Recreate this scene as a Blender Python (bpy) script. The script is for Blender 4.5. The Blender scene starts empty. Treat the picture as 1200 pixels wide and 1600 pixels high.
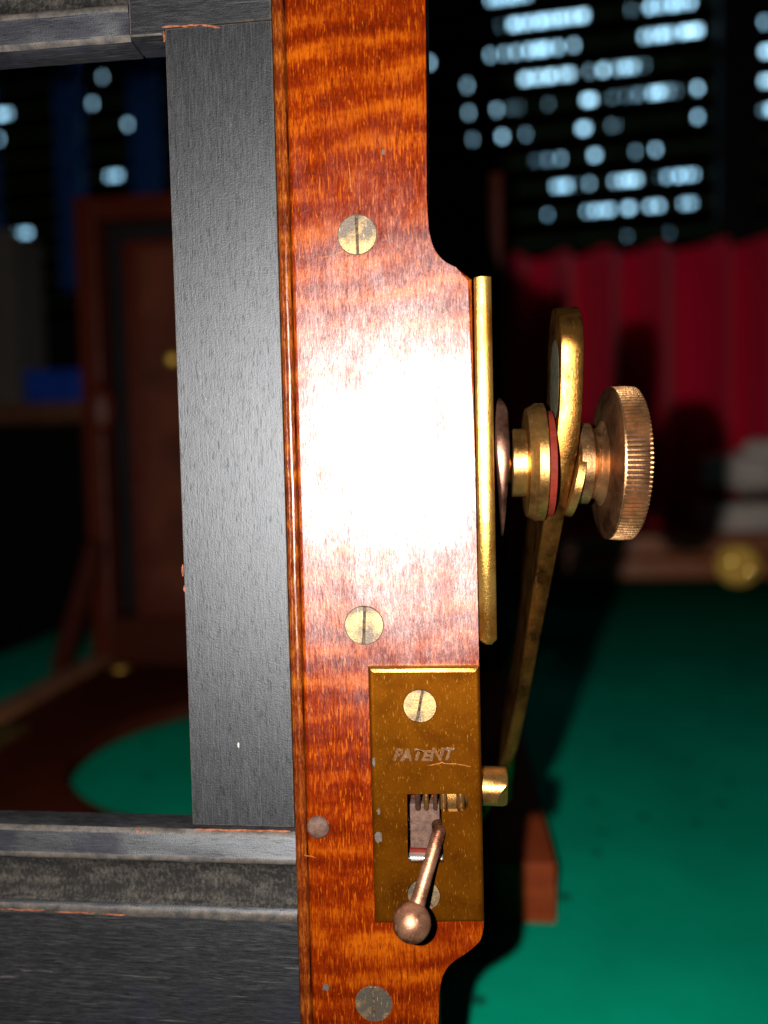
import bpy, bmesh, math, random
from mathutils import Vector, Matrix
from math import radians, pi, sin, cos, tan

random.seed(7)
scene = bpy.context.scene
col = scene.collection
MM = 0.001

# ------------------------------------------------------------------ camera
FPX = 1160.0
PITCH, YAW, ROLL = radians(3.3), radians(5.5), radians(-1.2)
CAM = Vector((0, -155, 195))                     # millimetres
ROT = Matrix.Rotation(YAW, 3, 'Z') @ Matrix.Rotation(pi/2 - PITCH, 3, 'X') @ Matrix.Rotation(ROLL, 3, 'Z')
cd = bpy.data.cameras.new('camera')
cam = bpy.data.objects.new('camera', cd); col.objects.link(cam)
cam.matrix_world = Matrix.Translation(CAM*MM) @ ROT.to_4x4()
cd.sensor_width = 36; cd.sensor_fit = 'AUTO'; cd.lens = 36*FPX/1600
cd.clip_start = 0.005; cd.clip_end = 50
cd.dof.use_dof = True; cd.dof.focus_distance = 0.158; cd.dof.aperture_fstop = 5.8
scene.camera = cam

# ------------------------------------------------------------------ world, exposure
w = bpy.data.worlds.new('World'); scene.world = w; w.use_nodes = True
w.node_tree.nodes['Background'].inputs[0].default_value = (.55, .7, 1, 1)
w.node_tree.nodes['Background'].inputs[1].default_value = 0.006
scene.view_settings.view_transform = 'Standard'; scene.view_settings.look = 'None'
scene.view_settings.exposure = 0; scene.view_settings.gamma = 1

# ------------------------------------------------------------------ the phone's flash, beside the lens
fl = bpy.data.lights.new('flash', 'SPOT'); fl.energy = 6.2; fl.spot_size = radians(112); fl.spot_blend = .5; fl.shadow_soft_size = 0.0016
fl.color = (1, .965, .92)
flo = bpy.data.objects.new('flash', fl); col.objects.link(flo)
flo.matrix_world = Matrix.Translation((CAM + ROT @ Vector((-18, 3.5, 0)))*MM) @ ROT.to_4x4()

# ------------------------------------------------------------------ measuring helpers (millimetres)
def ray(px, py): return ROT @ Vector((px-600, 800-py, -FPX))
def at(px, py, Y=0.0):
    d = ray(px, py); return CAM + d*((Y-CAM.y)/d.y)

# ------------------------------------------------------------------ mesh helpers (millimetres in, metres out)
ORIGIN = Vector((0, 0, 0))
def tag(o, label=None, cat=None, group=None, kind=None):
    if label: o['label'] = label
    if cat: o['category'] = cat
    if group: o['group'] = group
    if kind: o['kind'] = kind
    return o
def thing(name, loc, label, cat, group=None):
    o = bpy.data.objects.new(name, None); col.objects.link(o); o.empty_display_size = .02
    o.location = Vector(loc)*MM
    return tag(o, label, cat, group)
def world_loc(o):
    v = Vector(o.location)
    while o.parent: o = o.parent; v += o.location
    return v
def flat_planes(me):
    for p in me.polygons:
        if len(p.vertices) > 4 and abs(p.normal.y) > .995: p.use_smooth = False
        elif p.area > 3e-5: p.use_smooth = False
def build(name, bm, mats, parent=None, smooth=35, recalc=True):
    if recalc: bmesh.ops.recalc_face_normals(bm, faces=bm.faces)
    off = world_loc(parent) if parent else Vector((0, 0, 0))
    for v in bm.verts: v.co = v.co*MM - off
    me = bpy.data.meshes.new(name); bm.to_mesh(me); bm.free()
    for m in (mats if isinstance(mats, (list, tuple)) else [mats]): me.materials.append(m)
    if smooth:
        for p in me.polygons: p.use_smooth = True
        me.set_sharp_from_angle(angle=radians(smooth)); flat_planes(me)
    o = bpy.data.objects.new(name, me); col.objects.link(o)
    if parent: o.parent = parent
    return o
def box(bm, x0, x1, y0, y1, z0, z1, bev=0, seg=2, mi=0, xf=None):
    vs = [bm.verts.new((x, y, z)) for x in (x0, x1) for y in (y0, y1) for z in (z0, z1)]
    fs = [bm.faces.new([vs[i] for i in f]) for f in ((0,1,3,2),(4,6,7,5),(0,4,5,1),(2,3,7,6),(0,2,6,4),(1,5,7,3))]
    for f in fs: f.material_index = mi
    if xf:
        for v in vs: v.co = xf(v.co)
    if bev:
        es = list({e for f in fs for e in f.edges})
        bmesh.ops.bevel(bm, geom=es, offset=bev, segments=seg, affect='EDGES', profile=.6)
    return bm
def prism(bm, pts, y0, y1, bev=0, seg=2, mi_bev=-1, front_only=True):
    """outline in XZ, extruded from front y0 to back y1"""
    fr = [bm.verts.new((p[0], y0, p[1])) for p in pts]
    bk = [bm.verts.new((p[0], y1, p[1])) for p in pts]
    n = len(pts); ff = bm.faces.new(fr); bm.faces.new(bk[::-1])
    for i in range(n): bm.faces.new((fr[i], fr[(i+1) % n], bk[(i+1) % n], bk[i]))
    if bev:
        bmesh.ops.bevel(bm, geom=list(ff.edges), offset=bev, segments=seg, affect='EDGES', profile=.5, material=mi_bev)
    return bm
def lathe(bm, prof, org, axis=Vector((1, 0, 0)), seg=64, rfun=None):
    """prof: (along, radius) list, revolved round axis through org"""
    axis = axis.normalized()
    u = Vector((0, 0, 1)) if abs(axis.z) < .9 else Vector((1, 0, 0))
    a = (u - axis*u.dot(axis)).normalized(); b = axis.cross(a)
    rings = []
    for (s, r) in prof:
        if r < 1e-6: rings.append([bm.verts.new(org + axis*s)]); continue
        ring = []
        for k in range(seg):
            t = 2*pi*k/seg; rr = r + (rfun(s, k) if rfun else 0)
            ring.append(bm.verts.new(org + axis*s + (a*cos(t) + b*sin(t))*rr))
        rings.append(ring)
    for A, B in zip(rings, rings[1:]):
        for k in range(seg):
            k2 = (k+1) % seg
            if len(A) == 1 and len(B) == 1: continue
            if len(A) == 1: bm.faces.new((A[0], B[k2], B[k]))
            elif len(B) == 1: bm.faces.new((A[k], A[k2], B[0]))
            else: bm.faces.new((A[k], A[k2], B[k2], B[k]))
    for R_ in (rings[0], rings[-1]):
        if len(R_) > 1: bm.faces.new(R_)
    return bm
def slab(bm, stations, bev=.5, bow=0):
    """bar of varying section: stations of (x, z, half thickness along X, y0, y1), going down"""
    rings = []
    n = len(stations)
    for i, (x, z, t, y0, y1) in enumerate(stations):
        p, q = stations[max(0, i-1)], stations[min(n-1, i+1)]
        d = Vector((q[0]-p[0], 0, q[1]-p[1])).normalized(); nx = Vector((-d.z, 0, d.x))
        c = Vector((x, 0, z)); b = min(bev, t*.8, (y1-y0)*.3)
        ring = []
        front = [(-t+b+(2*t-2*b)*k/8, y0-bow*(1-(k/4-1)**2)) for k in range(9)] if bow else [(-t+b, y0), (t-b, y0)]
        for (sx, yy) in (*front, (t-b*.3, y0+b*.3), (t, y0+b), (t, y1-b), (t-b, y1), (-t+b, y1), (-t, y1-b), (-t, y0+b), (-t+b*.3, y0+b*.3)):
            ring.append(bm.verts.new(c + nx*sx + Vector((0, yy, 0))))
        rings.append(ring)
    m = len(rings[0])
    for A, B in zip(rings, rings[1:]):
        for k in range(m): bm.faces.new((A[k], A[(k+1) % m], B[(k+1) % m], B[k]))
    bm.faces.new(rings[0]); bm.faces.new(rings[-1][::-1])
    return bm
def boolean(o, cutters):
    for c in cutters:
        m = o.modifiers.new('cut', 'BOOLEAN'); m.operation = 'DIFFERENCE'; m.object = c; m.solver = 'EXACT'
    bpy.context.view_layer.update()
    dg = bpy.context.evaluated_depsgraph_get()
    me = bpy.data.meshes.new_from_object(o.evaluated_get(dg))
    o.modifiers.clear(); o.data = me
    for c in cutters: bpy.data.objects.remove(c)
    for p in me.polygons: p.use_smooth = True
    me.set_sharp_from_angle(angle=radians(30)); flat_planes(me)
    for p in me.polygons:
        if abs(p.normal.y) > .999: p.use_smooth = False

# ------------------------------------------------------------------ materials
class N:
    def __init__(s, name):
        s.m = bpy.data.materials.new(name); s.m.use_nodes = True
        s.t = s.m.node_tree; s.p = s.t.nodes['Principled BSDF']; s.out = s.t.nodes['Material Output']
    def set(s, **k):
        names = dict(rough='Roughness', metal='Metallic', spec='Specular IOR Level', coat='Coat Weight', coat_rough='Coat Roughness', sheen='Sheen Weight', base='Base Color', emit='Emission Color', emit_s='Emission Strength', aniso='Anisotropic')
        for a, v in k.items(): s.plug(s.p.inputs[names[a]], v)
        return s
    def plug(s, sock, v):
        if isinstance(v, bpy.types.NodeSocket): s.t.links.new(v, sock)
        elif isinstance(v, (tuple, list)) and len(v) == 3 and sock.type == 'RGBA': sock.default_value = (*v, 1)
        else: sock.default_value = v
    def coords(s, scale=(1, 1, 1), shear=0.0, rot=(0, 0, 0)):
        tc = s.t.nodes.new('ShaderNodeTexCoord'); mp = s.t.nodes.new('ShaderNodeMapping')
        mp.inputs['Scale'].default_value = [k*1000 for k in scale]; mp.inputs['Rotation'].default_value = rot
        s.t.links.new(tc.outputs['Object'], mp.inputs[0]); return mp.outputs[0]
    def noise(s, scale=(1, 1, 1), detail=3, rough=.55, dist=0, rot=(0, 0, 0), warp=None):
        n = s.t.nodes.new('ShaderNodeTexNoise'); n.inputs['Scale'].default_value = 1
        n.inputs['Detail'].default_value = detail; n.inputs['Roughness'].default_value = rough; n.inputs['Distortion'].default_value = dist
        c = s.coords(scale, rot=rot)
        if warp is not None:
            a = s.t.nodes.new('ShaderNodeVectorMath'); a.operation = 'ADD'; s.t.links.new(c, a.inputs[0]); s.t.links.new(warp, a.inputs[1]); c = a.outputs[0]
        s.t.links.new(c, n.inputs['Vector']); return n.outputs['Fac']
    def voro(s, scale, rand=1, feat='F1'):
        n = s.t.nodes.new('ShaderNodeTexVoronoi'); n.feature = feat; n.inputs['Scale'].default_value = 1; n.inputs['Randomness'].default_value = rand
        s.t.links.new(s.coords(scale), n.inputs['Vector']); return n.outputs['Distance']
    def ramp(s, fac, stops, interp='LINEAR'):
        r = s.t.nodes.new('ShaderNodeValToRGB'); r.color_ramp.interpolation = interp
        el = r.color_ramp.elements
        while len(el) < len(stops): el.new(.5)
        for e, (p, c) in zip(el, stops):
            e.position = p; e.color = (*c, 1) if isinstance(c, (tuple, list)) else (c, c, c, 1)
        s.plug(r.inputs[0], fac); return r.outputs[0]
    def mix(s, fac, a, b, mode='MIX'):
        m = s.t.nodes.new('ShaderNodeMix'); m.data_type = 'RGBA'; m.blend_type = mode
        s.plug(m.inputs[0], fac); s.plug(m.inputs[6], a); s.plug(m.inputs[7], b); return m.outputs[2]
    def math(s, op, a, b=0.0, clamp=False):
        m = s.t.nodes.new('ShaderNodeMath'); m.operation = op; m.use_clamp = clamp
        s.plug(m.inputs[0], a); s.plug(m.inputs[1], b); return m.outputs[0]
    def lobe(s, k, rough, color=(1, 1, 1)):
        """lay a Beckmann gloss over the principled shader"""
        g = s.t.nodes.new('ShaderNodeBsdfGlossy'); g.distribution = 'BECKMANN'
        s.plug(g.inputs['Color'], color); s.plug(g.inputs['Roughness'], rough)
        m = s.t.nodes.new('ShaderNodeMixShader'); s.plug(m.inputs[0], k)
        s.t.links.new(s.p.outputs[0], m.inputs[1]); s.t.links.new(g.outputs[0], m.inputs[2]); s.t.links.new(m.outputs[0], s.out.inputs[0])
        s.g = g; return s
    def bump(s, h, strength=.2, dist=.0002):
        b = s.t.nodes.new('ShaderNodeBump'); b.inputs['Strength'].default_value = strength; b.inputs['Distance'].default_value = dist
        s.t.links.new(h, b.inputs['Height']); s.t.links.new(b.outputs[0], s.p.inputs['Normal'])
        if hasattr(s, 'g'): s.t.links.new(b.outputs[0], s.g.inputs['Normal'])
        return s

def varnished_wood(name, dark, mid, light, rough=.41, flame=1.0, gloss=.050):
    n = N(name)
    wv = n.t.nodes.new('ShaderNodeVectorMath'); wv.operation = 'SCALE'
    nn = n.t.nodes.new('ShaderNodeTexNoise'); nn.inputs['Scale'].default_value = 1; nn.inputs['Detail'].default_value = 2
    n.t.links.new(n.coords((.05, .05, .09)), nn.inputs['Vector']); n.t.links.new(nn.outputs['Color'], wv.inputs[0]); wv.inputs['Scale'].default_value = 1.1
    band = n.noise((.022, .05, .125), 3, .55, .2, rot=(0, radians(6), 0), warp=wv.outputs[0])
    band2 = n.noise((.07, .1, .34), 3, .6, .3, rot=(0, radians(8), 0))
    sep = n.t.nodes.new('ShaderNodeSeparateXYZ'); n.t.links.new(n.coords((1, 1, 1)), sep.inputs[0])
    zc_, xc_ = sep.outputs['Z'], sep.outputs['X']
    ph = n.math('ADD', n.math('MULTIPLY', n.math('SUBTRACT', zc_, n.math('MULTIPLY', xc_, .075)), .86), n.math('MULTIPLY', n.noise((.035, .05, .075), 3, .55, .2), 11.0))
    ripple = n.math('MULTIPLY', n.math('ADD', n.math('MULTIPLY', n.math('SINE', ph), .5), .5), n.ramp(n.noise((.05, .05, .05), 2, .5), [(.34, .25), (.62, 1.0)]))
    ripple = n.math('MULTIPLY', ripple, n.ramp(n.math('ADD', n.math('MULTIPLY', zc_, .006), .5), [(.02, .35), (.55, 1.0)]))
    streak = n.noise((2.1, 2, .34), 3, .62, .8, rot=(0, radians(-5), 0))
    streak2 = n.noise((1.3, 1, .10), 3, .6, .5)
    fine = n.noise((4.2, 3, .9), 2, .6, 1.0, rot=(0, radians(-14), 0))
    f = n.math('ADD', n.math('MULTIPLY', band, .8*flame), n.math('MULTIPLY', band2, .75*flame))
    f = n.math('ADD', f, n.math('MULTIPLY', n.math('ADD', ripple, .25), .52*flame))
    f = n.math('ADD', f, n.math('MULTIPLY', streak, 1.25)); f = n.math('ADD', f, n.math('MULTIPLY', streak2, .5)); f = n.math('ADD', f, n.math('MULTIPLY', fine, .75))
    f = n.math('DIVIDE', f, 2.15*flame + 2.5)
    c = n.ramp(f, [(.41, dark), (.495, mid), (.555, tuple(.5*a+.5*b for a, b in zip(mid, light))), (.615, light)])
    pore = n.noise((3.0, 2, .30), 2, .55, .7, rot=(0, radians(-7), 0))
    c = n.mix(n.ramp(pore, [(.59, 0.0), (.66, .75*flame)]), c, tuple(min(1, q*1.15) for q in light))
    c = n.mix(n.ramp(pore, [(.33, .8*flame), (.40, 0.0)]), c, dark)
    redder = n.ramp(n.math('ADD', n.math('MULTIPLY', zc_, .008), n.math('MULTIPLY', n.noise((.03, .03, .03), 3, .5), .5)), [(.02, 1.0*flame), (.40, 0.0)])
    c = n.mix(redder, c, n.mix(1.0, c, (.80, .55, .6), 'MULTIPLY'))
    stain = n.ramp(n.noise((.06, .06, .035), 4, .6), [(.45, 0.0), (.72, 1.0)])
    c = n.mix(n.math('MULTIPLY', stain, .45), c, (mid[0]*.75, mid[1]*.7, mid[2]*1.2))
    pits = n.ramp(n.voro((.16, .16, .16)), [(.045, 1.0), (.06, 0.0)])
    c = n.mix(n.math('MULTIPLY', pits, .7), c, (.012, .006, .006))
    n.set(base=c, spec=0.0, rough=.6)
    kv = n.math('MULTIPLY', n.ramp(n.math('ADD', n.math('MULTIPLY', streak, .5), n.math('MULTIPLY', fine, .5)), [(.36, .45), (.64, 1.5)]), n.ramp(n.noise((.11, .1, .06), 4, .6), [(.34, .55), (.66, 1.4)]))
    n.lobe(n.math('MULTIPLY', kv, gloss), n.ramp(n.noise((.3, .3, .09), 4, .6), [(.3, rough-.03), (.7, rough+.035)]))
    h = n.math('ADD', n.math('MULTIPLY', streak, .7), n.math('MULTIPLY', fine, .6))
    return n.bump(h, .38, .00012).m

def black_paint(name, along):
    n = N(name); up = along == 'z'
    sc = lambda across, run: (across, 3, run) if up else (run, 3, across)
    grain = n.noise(sc(3.6, .26), 4, .65, .3); grain2 = n.noise(sc(1.1, .05), 3, .6, .4); speck = n.noise((3.6, 3.6, 3.6), 2, .6)
    pore = n.noise(sc(4.4, .42), 2, .5, .5); scuff = n.noise(sc(1.7, .045), 3, .6, .3)
    sep = n.t.nodes.new('ShaderNodeSeparateXYZ'); n.t.links.new(n.coords((1, 1, 1)), sep.inputs[0])
    blot = n.noise((.040, .05, .032), 3, .5, .25)
    if up: blot = n.math('ADD', n.math('MULTIPLY', blot, .35), n.ramp(n.math('ADD', n.math('MULTIPLY', sep.outputs['Z'], -.02), n.math('MULTIPLY', blot, .9)), [(.52, .27), (.62, .47)]))
    c = n.ramp(n.math('ADD', n.math('MULTIPLY', grain, .7), n.math('MULTIPLY', grain2, .3)), [(.36, (.006, .006, .007)), (.5, (.0115, .0114, .0122)), (.66, (.024, .0235, .024))])
    c = n.mix(n.ramp(blot, [(.50, .0), (.60, .5)]), c, (.011, .0115, .0175))
    c = n.mix(n.ramp(pore, [(.32, .6), (.41, 0.0)]), c, (.003, .003, .003))
    c = n.mix(n.ramp(scuff, [(.65, 0.0), (.70, .25 if up else .6)]), c, (.06, .056, .054))
    n.set(base=c, spec=0.0)
    k = n.math('MULTIPLY', n.ramp(blot, [(.50, .047), (.60, .017)]), n.ramp(pore, [(.32, .55), (.44, 1.0)]))
    n.lobe(k, .54, (.90, .94, 1.0))
    return n.bump(n.math('ADD', n.math('MULTIPLY', grain, .55), n.math('MULTIPLY', speck, .75)), .5, .00014).m

def worn_edge(name):
    n = N(name)
    k = n.noise((.35, .5, .35), 4, .7)
    c = n.mix(n.ramp(k, [(.36, 0.0), (.70, 1.0)]), (.018, .0170, .0165), (.062, .050, .041))
    c = n.mix(n.ramp(n.noise((.22, .4, .3), 4, .7, .4), [(.64, 0.0), (.70, 1.0)]), c, (.14, .05, .02))
    n.set(base=c, rough=.55, spec=.4)
    return n.bump(n.noise((2, 2, 2), 4, .7), .5, .0002).m

def brass(name, base, dark, rough=.4, metal=.75, speck=.25, grain=(1.5, 1, .18), dirt=.35, coat=0.0, bumpk=.12, light=None):
    n = N(name)
    g = n.noise(grain, 4, .65, .2); blot = n.noise((.13, .13, .13), 5, .65, .3); fine = n.noise((2.4, 2.4, 2.4), 3, .7)
    c = n.mix(n.ramp(blot, [(.40, 0.0), (.66, dirt*2)]), base, dark)
    c = n.mix(n.ramp(g, [(.60, 0.0), (.70, speck)]), c, light or tuple(min(1, b*2.2+.03) for b in base))
    c = n.mix(n.ramp(fine, [(.30, speck*1.4), (.40, 0.0)]), c, dark)
    n.set(base=c, spec=0.0, coat=coat, coat_rough=.16)
    n.lobe(metal, n.ramp(n.math('ADD', n.math('MULTIPLY', fine, .5), n.math('MULTIPLY', blot, .5)), [(.35, rough-.05), (.65, rough+.06)]), c)
    return n.bump(n.math('ADD', fine, n.math('MULTIPLY', g, .8)), bumpk, .00015).m

def plain(name, base, rough=.6, spec=.3, var=.2, scale=.1, bumpk=.15, bscale=1.5, metal=0, second=None):
    n = N(name)
    k = n.noise((scale,)*3, 4, .6, .2)
    c = n.mix(n.ramp(k, [(.35, 0.0), (.65, 1.0)]), tuple(b*(1-var) for b in base), second or tuple(min(1, b*(1+var)) for b in base))
    n.set(base=c, rough=rough, spec=spec, metal=metal)
    return n.bump(n.noise((bscale,)*3, 3, .6), bumpk, .0003).m

M = {}
M['wood'] = varnished_wood('figured_mahogany_varnish', (.040, .0032, .0004), (.090, .0082, .0005), (.215, .044, .0014))
M['wood_bead'] = varnished_wood('bead_varnish', (.030, .004, .001), (.075, .012, .002), (.20, .055, .005), flame=.5)
M['wood_red'] = varnished_wood('red_brown_wood', (.034, .0036, .0012), (.062, .0085, .0025), (.09, .016, .005), rough=.5, flame=.5, gloss=.02)
M['wood_bed'] = varnished_wood('dark_bed_wood', (.022, .004, .002), (.038, .007, .003), (.06, .013, .006), rough=.6, flame=.5, gloss=.006)
M['black_v'] = black_paint('black_paint_upright_grain', 'z')
M['black_h'] = black_paint('black_paint_level_grain', 'x')
M['worn'] = worn_edge('paint_worn_to_wood')
gv = N('mottled_groove'); gc = gv.mix(gv.ramp(gv.math('ADD', gv.math('MULTIPLY', gv.noise((1.5, 1, .9), 4, .75), .6), gv.math('MULTIPLY', gv.noise((.12, 1, .3), 3, .6), .4)), [(.46, 0.0), (.72, 1.0)]), (.008, .0075, .007), (.055, .048, .040))
gv.set(base=gc, rough=.8, spec=.1); gv.bump(gv.noise((1.6, 1.6, 1.6), 4, .7), .7, .0004); M['groove'] = gv.m
M['bare'] = plain('bare_wood_scuff', (.13, .042, .020), .7, .1, .5, .8)
M['block'] = varnished_wood('block_wood', (.09, .014, .004), (.17, .030, .008), (.22, .05, .014), rough=.5, flame=.4, gloss=.01)
M['plate'] = brass('lacquered_brass', (.064, .0190, .0007), (.034, .0088, .0004), rough=.52, metal=.40, speck=.55, grain=(3.0, 1, .75), dirt=.45, coat=.4, light=(.22, .095, .014))
M['plate_edge'] = brass('rubbed_brass_highlight', (.62, .36, .10), (.30, .12, .012), rough=.38, metal=.92, speck=.5, dirt=.4, bumpk=.3)
M['strip'] = brass('bright_brass', (.74, .42, .10), (.34, .12, .014), rough=.43, metal=.93, speck=.6, dirt=.45, bumpk=.35, grain=(2, 1, .5))
M['brass'] = brass('aged_brass', (.55, .29, .085), (.13, .055, .016), rough=.42, metal=.93, speck=.4, dirt=.4, bumpk=.25)
M['bronze'] = brass('pinkish_brass', (.45, .245, .105), (.10, .042, .018), rough=.44, metal=.90, speck=.5, dirt=.45, bumpk=.3)
M['rust'] = brass('rusty_brown_metal', (.30, .145, .085), (.065, .024, .012), rough=.46, metal=.72, speck=.5, dirt=.6, bumpk=.35, grain=(1.5, 1.5, 1.5))
M['latch'] = plain('brown_latch', (.060, .033, .024), .6, .15, .35, .8, .5, 2.5)
M['grime'] = plain('grime_in_knurling', (.030, .014, .008), .7, .15, .3, 1.0)
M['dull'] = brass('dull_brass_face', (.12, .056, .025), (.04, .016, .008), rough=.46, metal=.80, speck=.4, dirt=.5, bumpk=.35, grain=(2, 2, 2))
M['arm'] = brass('tarnished_brass', (.36, .165, .036), (.07, .027, .008), rough=.40, metal=.95, speck=.4, dirt=.5, bumpk=.25)
M['grey_metal'] = plain('dull_grey_green_metal', (.030, .027, .017), .7, .08, .3, .8, .5, 2.0, .2)
M['iron'] = brass('brown_iron', (.17, .085, .055), (.04, .017, .012), rough=.40, metal=.85, speck=.3, dirt=.5)
M['screw'] = brass('brass_screw', (.30, .19, .080), (.080, .064, .050), rough=.52, metal=.58, speck=.9, grain=(2.6, 1, .35), dirt=.8, light=(.42, .34, .22), bumpk=.5)
M['slot'] = plain('slot_dirt_stamp_shade', (.022, .013, .008), .8, .1, .4, 1.2, second=(.075, .05, .032))  # dirt in screw slots; also colours the painted shade under the stamped letters
M['letter'] = brass('stamped_metal', (.20, .10, .045), (.07, .026, .008), rough=.34, metal=.4, speck=.7, grain=(2.5, 2, 2.5), dirt=.5, light=(.40, .28, .18))
M['chip'] = plain('grey_chip', (.045, .036, .028), .5, .4, .3, 1.0)
M['lint'] = plain('pale_lint', (.22, .21, .20), .8, .1, .2, 1.0)
M['pale'] = plain('pale_scratch', (.075, .072, .070), .7, .2, .5, 2.0)
M['pale_wood'] = plain('scratched_varnish', (.20, .07, .014), .6, .2, .5, 2.0)
M['fibre'] = plain('red_fibre', (.075, .009, .005), .6, .05, .2, .6)
M['shine'] = plain('bare_steel', (.5, .5, .46), .3, .5, .2, .8, metal=.8)
ft = N('green_baize')
fc = ft.mix(ft.ramp(ft.noise((.012, .012, .012), 4, .6), [(.35, 0.0), (.65, 1.0)]), (.0010, .20, .112), (.0012, .265, .150))
fc = ft.mix(ft.ramp(ft.noise((.9, .9, .9), 3, .7), [(.35, .35), (.6, 0.0)]), fc, (.0008, .15, .085))
fc = ft.mix(ft.ramp(ft.voro((.045, .045, .045)), [(.08, .85), (.19, 0.0)]), fc, (.003, .05, .034))
ft.set(base=fc, rough=.95, spec=0.0); ft.bump(ft.noise((.8, .8, .8), 4, .7), .5, .0006); M['felt'] = ft.m
M['board'] = plain('table_board', (.06, .03, .015), .6, .3, .2, .05)
M['slat'] = plain('dark_slat', (.006, .004, .0035), .9, .0, .2, .02, .05, .2)
M['frame_blue'] = plain('dark_blue_paint', (.010, .06, .22), .6, .2, .2, .02)
M['frame_dark'] = plain('dark_frame_and_shade_sheet', (.008, .006, .007), .7, .15, .2, .02)
M['wall'] = plain('dark_wall', (.012, .009, .008), .9, .1, .2, .01)
M['floor'] = plain('dark_floor', (.02, .013, .009), .7, .2, .2, .01)
M['leaf'] = plain('leaf', (.03, .07, .02), .6, .3, .4, .05)
M['blue'] = plain('blue_box_card', (.010, .06, .42), .7, .2, .15, .02)
M['beige'] = plain('pale_plaster', (.12, .10, .08), .8, .2, .1, .02)
M['shelf'] = plain('brown_shelf_wood', (.16, .065, .03), .5, .3, .25, .03)
M['case'] = varnished_wood('case_wood', (.24, .05, .014), (.48, .12, .03), (.66, .25, .08), rough=.52, flame=.4, gloss=.10)
M['panel'] = plain('brown_panel', (.075, .019, .009), .6, .1, .3, .03)
M['white'] = plain('off_white', (.86, .71, .63), .5, .4, .1, .02)
M['brass_far'] = brass('polished_brass', (.88, .52, .10), (.60, .30, .04), rough=.60, metal=.9, speck=.1, dirt=.2, bumpk=.02)
M['glint_head'] = brass('bright_glint_head', (.95, .62, .16), (.7, .4, .08), rough=.22, metal=.95, speck=.1, dirt=.1, bumpk=.02)

cl = N('crimson_cloth')
cl.set(base=cl.mix(cl.noise((.02, .02, .004), 3), (.74, .003, .040), (.90, .009, .062)), rough=.8, spec=.1, sheen=.2)
M['crimson'] = cl.m
sk = N('sky_light'); em = sk.t.nodes.new('ShaderNodeEmission')
sk.plug(em.inputs[0], sk.mix(sk.noise((.004, .004, .004), 3), (.24, .60, .92), (.52, .84, 1.0))); em.inputs[1].default_value = 4.6
sk.t.links.new(em.outputs[0], sk.out.inputs[0]); M['sky'] = sk.m

# ================================================================== SETTING
bm = bmesh.new(); box(bm, -2500, 2500, -1500, 1900, -800, -750); tag(build('floor', bm, M['floor'], smooth=0), kind='structure')

WA = radians(-5); WP = Vector((200, 1165, 0)); WU = Vector((cos(WA), sin(WA), 0)); WN = Vector((-sin(WA), cos(WA), 0))
def wxf(v): return WP + WU*v.x + WN*v.y + Vector((0, 0, v.z))          # window-wall coordinates to room
def wall_uv(px, py, depth=0.0):
    d = ray(px, py); p0 = WP + WN*depth
    q = CAM + d*((p0-CAM).dot(WN)/d.dot(WN)); return (q-WP).dot(WU), q.z
bm = bmesh.new()
WL, WR, WB, WT = -1250, 720, 500, 1160
box(bm, -2600, WL, 20, 110, -750, 2200, xf=wxf); box(bm, WR, 2600, 20, 110, -750, 2200, xf=wxf)
box(bm, WL, WR, 20, 110, -750, WB, xf=wxf); box(bm, WL, WR, 20, 110, WT, 2200, xf=wxf)
tag(build('wall', bm, M['wall'], smooth=0), kind='structure')
bm = bmesh.new(); box(bm, -1500, 1000, 420, 424, 350, 1500, xf=wxf); tag(build('sky', bm, M['sky'], smooth=0), kind='structure')

# ---- table under green baize
table = thing('table', (0, 300, -750), 'table covered in green baize that the wooden camera stands on', 'table')
bm = bmesh.new(); box(bm, -500, 900, -500, 1115, -3, 0, bev=1); build('felt_cover', bm, M['felt'], table)
bm = bmesh.new(); box(bm, -497, 897, -497, 1112, -32, -3.3, bev=2); build('tabletop', bm, M['board'], table)
for lx in (-450, 850):
    for ly in (-450, 1060):
        bm = bmesh.new(); box(bm, lx-25, lx+25, ly-25, ly+25, -750, -32.5, bev=3); build('leg', bm, M['board'], table)

# ---- window: frame, blind, foliage behind it
win = thing('window', WP + Vector((0, 0, WB)), 'dark window with blue mullions behind the slatted blind', 'window')
def mull(px0, px1, mat, name='mullion'):
    bm = bmesh.new()
    u0, u1 = wall_uv(px0, 200)[0], wall_uv(px1, 200)[0]
    box(bm, u0, u1, -52, -20, wall_uv(1000, 393, -45)[1]+3, WT, bev=3, xf=wxf); return build(name, bm, mat, win)
mull(109, 141, M['frame_blue']); mull(1112, 1176, M['frame_dark']); mull(222, 262, M['frame_blue']); mull(-14, 8, M['frame_blue'])
bm = bmesh.new(); box(bm, WL, WR, -10, 19, WB-40, WB, bev=3, xf=wxf); build('sill', bm, M['frame_dark'], win)
bm = bmesh.new(); box(bm, WL, WR, -15, 60, WT, WT+60, bev=3, xf=wxf); build('head_rail', bm, M['frame_dark'], win)

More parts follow.
